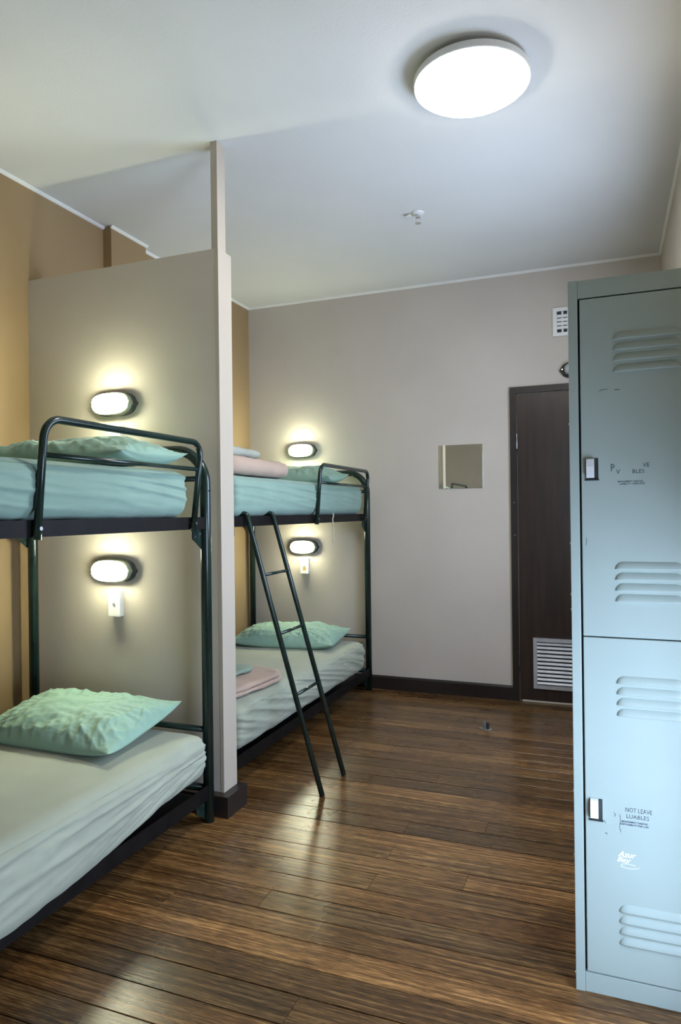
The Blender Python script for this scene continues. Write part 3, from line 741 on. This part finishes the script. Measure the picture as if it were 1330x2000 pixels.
# worn stencilled notices
put_text(d1, 'worn_lettering', 'P', 0.009, 1.362, 0.009, 'ink_dark', height=0.018)
put_text(d1, 'worn_lettering', 'VE', 0.084, 1.370, 0.016, 'ink_dark', height=0.011)
put_text(d1, 'worn_lettering', 'V', 0.021, 1.354, 0.010, 'ink_dark', height=0.012)
put_text(d1, 'worn_lettering', 'BLES', 0.060, 1.355, 0.028, 'ink_dark', height=0.010)
put_text(d1, 'worn_lettering', 'MANAGEMENT TAKES NO', 0.025, 1.3325, 0.060, 'ink_dark', shear=0.25, bold=0.0004, height=0.0042)
put_text(d1, 'worn_lettering', 'LIABILITY FOR LOSS', 0.029, 1.3265, 0.060, 'ink_dark', shear=0.25, bold=0.0004, height=0.0042)
put_text(d2, 'worn_lettering', 'NOT LEAVE', 0.034, 0.4870, 0.062, 'ink_dark', height=0.011)
put_text(d2, 'worn_lettering', 'LUABLES', 0.036, 0.4710, 0.053, 'ink_dark', height=0.010)
put_text(d2, 'worn_lettering', 'MANAGEMENT TAKES NO', 0.024, 0.4590, 0.062, 'ink_navy', shear=0.2, bold=0.0004, height=0.0045)
put_text(d2, 'worn_lettering', 'RESPONSIBILITY FOR LOSS', 0.020, 0.4520, 0.068, 'ink_navy', shear=0.2, bold=0.0004, height=0.0045)
put_text(d2, 'white_lettering', 'Azur', 0.014, 0.3690, 0.044, 'ink_white', shear=0.35, bold=0.0005, height=0.015)
put_text(d2, 'white_lettering', 'Bay', 0.012, 0.3520, 0.034, 'ink_white', shear=0.35, bold=0.0005, height=0.017)
bm = bmesh.new(); pts = []
for k in range(33):
    a = k/32; th = -0.3+a*4.4*PI/2.2
    pts.append((0.036+0.020*math.cos(th+0.6)-cx_+0.008*a, LY-0.0006-cy_, 0.3475+0.0055*math.sin(th+0.6)))
tube(bm, pts, 0.0008, 5); obj('white_flourish', bm, 'ink_white', d2)
# scratches on the doors
def scratch(d, p, mat='ink_dark', wd=0.0006):
    bm = bmesh.new(); tube(bm, [(x-cx_, LY-0.0002-cy_, z) for x, z in p], wd, 4); obj('scratch', bm, mat, d)
scratch(d1, [(-0.016, 1.569), (-0.012, 1.573), (-0.004, 1.574), (0.004, 1.5735)]); scratch(d1, [(0.020, 1.571), (0.033, 1.5715)], wd=0.001)
scratch(d1, [(-0.054, 1.17), (-0.052, 1.18), (-0.053, 1.19)]); scratch(d2, [(-0.018, 0.458), (-0.014, 0.450)]); scratch(d2, [(-0.015, 0.425), (-0.010, 0.423)], wd=0.001)
scratch(d2, [(0.020, 0.478), (0.022, 0.462), (0.019, 0.445), (0.023, 0.432)]); scratch(d2, [(0.005, 0.481), (0.010, 0.476), (0.007, 0.470)])
for z in (1.845, 1.49, 1.175, 1.04, 1.0, 0.82, 0.52, 0.35, 0.04):
    bm = bmesh.new(); tube(bm, [(LXa-0.0022-cx_, LY+0.010-cy_, z), (LXa+0.001-cx_, LY+0.010-cy_, z)], 0.0028, 8); obj('rivet', bm, 'latch_white', lk)

# ------------------------------------------------------------------ door stop on the floor
ds = thing('door_stop', 'small dark metal door stop screwed to the floor boards', 'door stop', (-0.672, 3.995, 0), rz=math.radians(-12))
bm = bmesh.new(); prism = [(0.038*math.cos(a)*(1.0 if abs(math.cos(a)) < 0.5 else 1.05), 0.022*math.sin(a)) for a in [2*PI*k/20 for k in range(20)]]
a_ = [bm.verts.new((x, y, 0.001)) for x, y in prism]; b2 = [bm.verts.new((x, y, 0.006)) for x, y in prism]
bm.faces.new(a_[::-1]); bm.faces.new(b2)
for i in range(20): bm.faces.new([a_[i], a_[(i+1) % 20], b2[(i+1) % 20], b2[i]])
obj('base_plate', bm, 'steel_mid', ds)
bm = bmesh.new(); box(bm, -0.016, 0.008, -0.011, 0.011, 0.006, 0.050)
for v_ in bm.verts:
    if v_.co.z > 0.04: v_.co.x = v_.co.x*0.7-0.002; v_.co.y *= 0.7
bmesh.ops.bevel(bm, geom=list(bm.edges), offset=0.003, segments=2, affect='EDGES')
obj('block', bm, 'steel_mid', ds)
bm = bmesh.new(); lathe(bm, [(0.009, 0.006), (0.009, 0.038), (0.006, 0.044)], 14, cx=0.014); obj('rubber_buffer', bm, 'vent_dark', ds)
for x in (-0.027, 0.027):
    bm = bmesh.new(); lathe(bm, [(0.004, 0.006), (0.0035, 0.008), (0.001, 0.0085)], 10, cx=x); obj('screw', bm, 'chrome', ds)
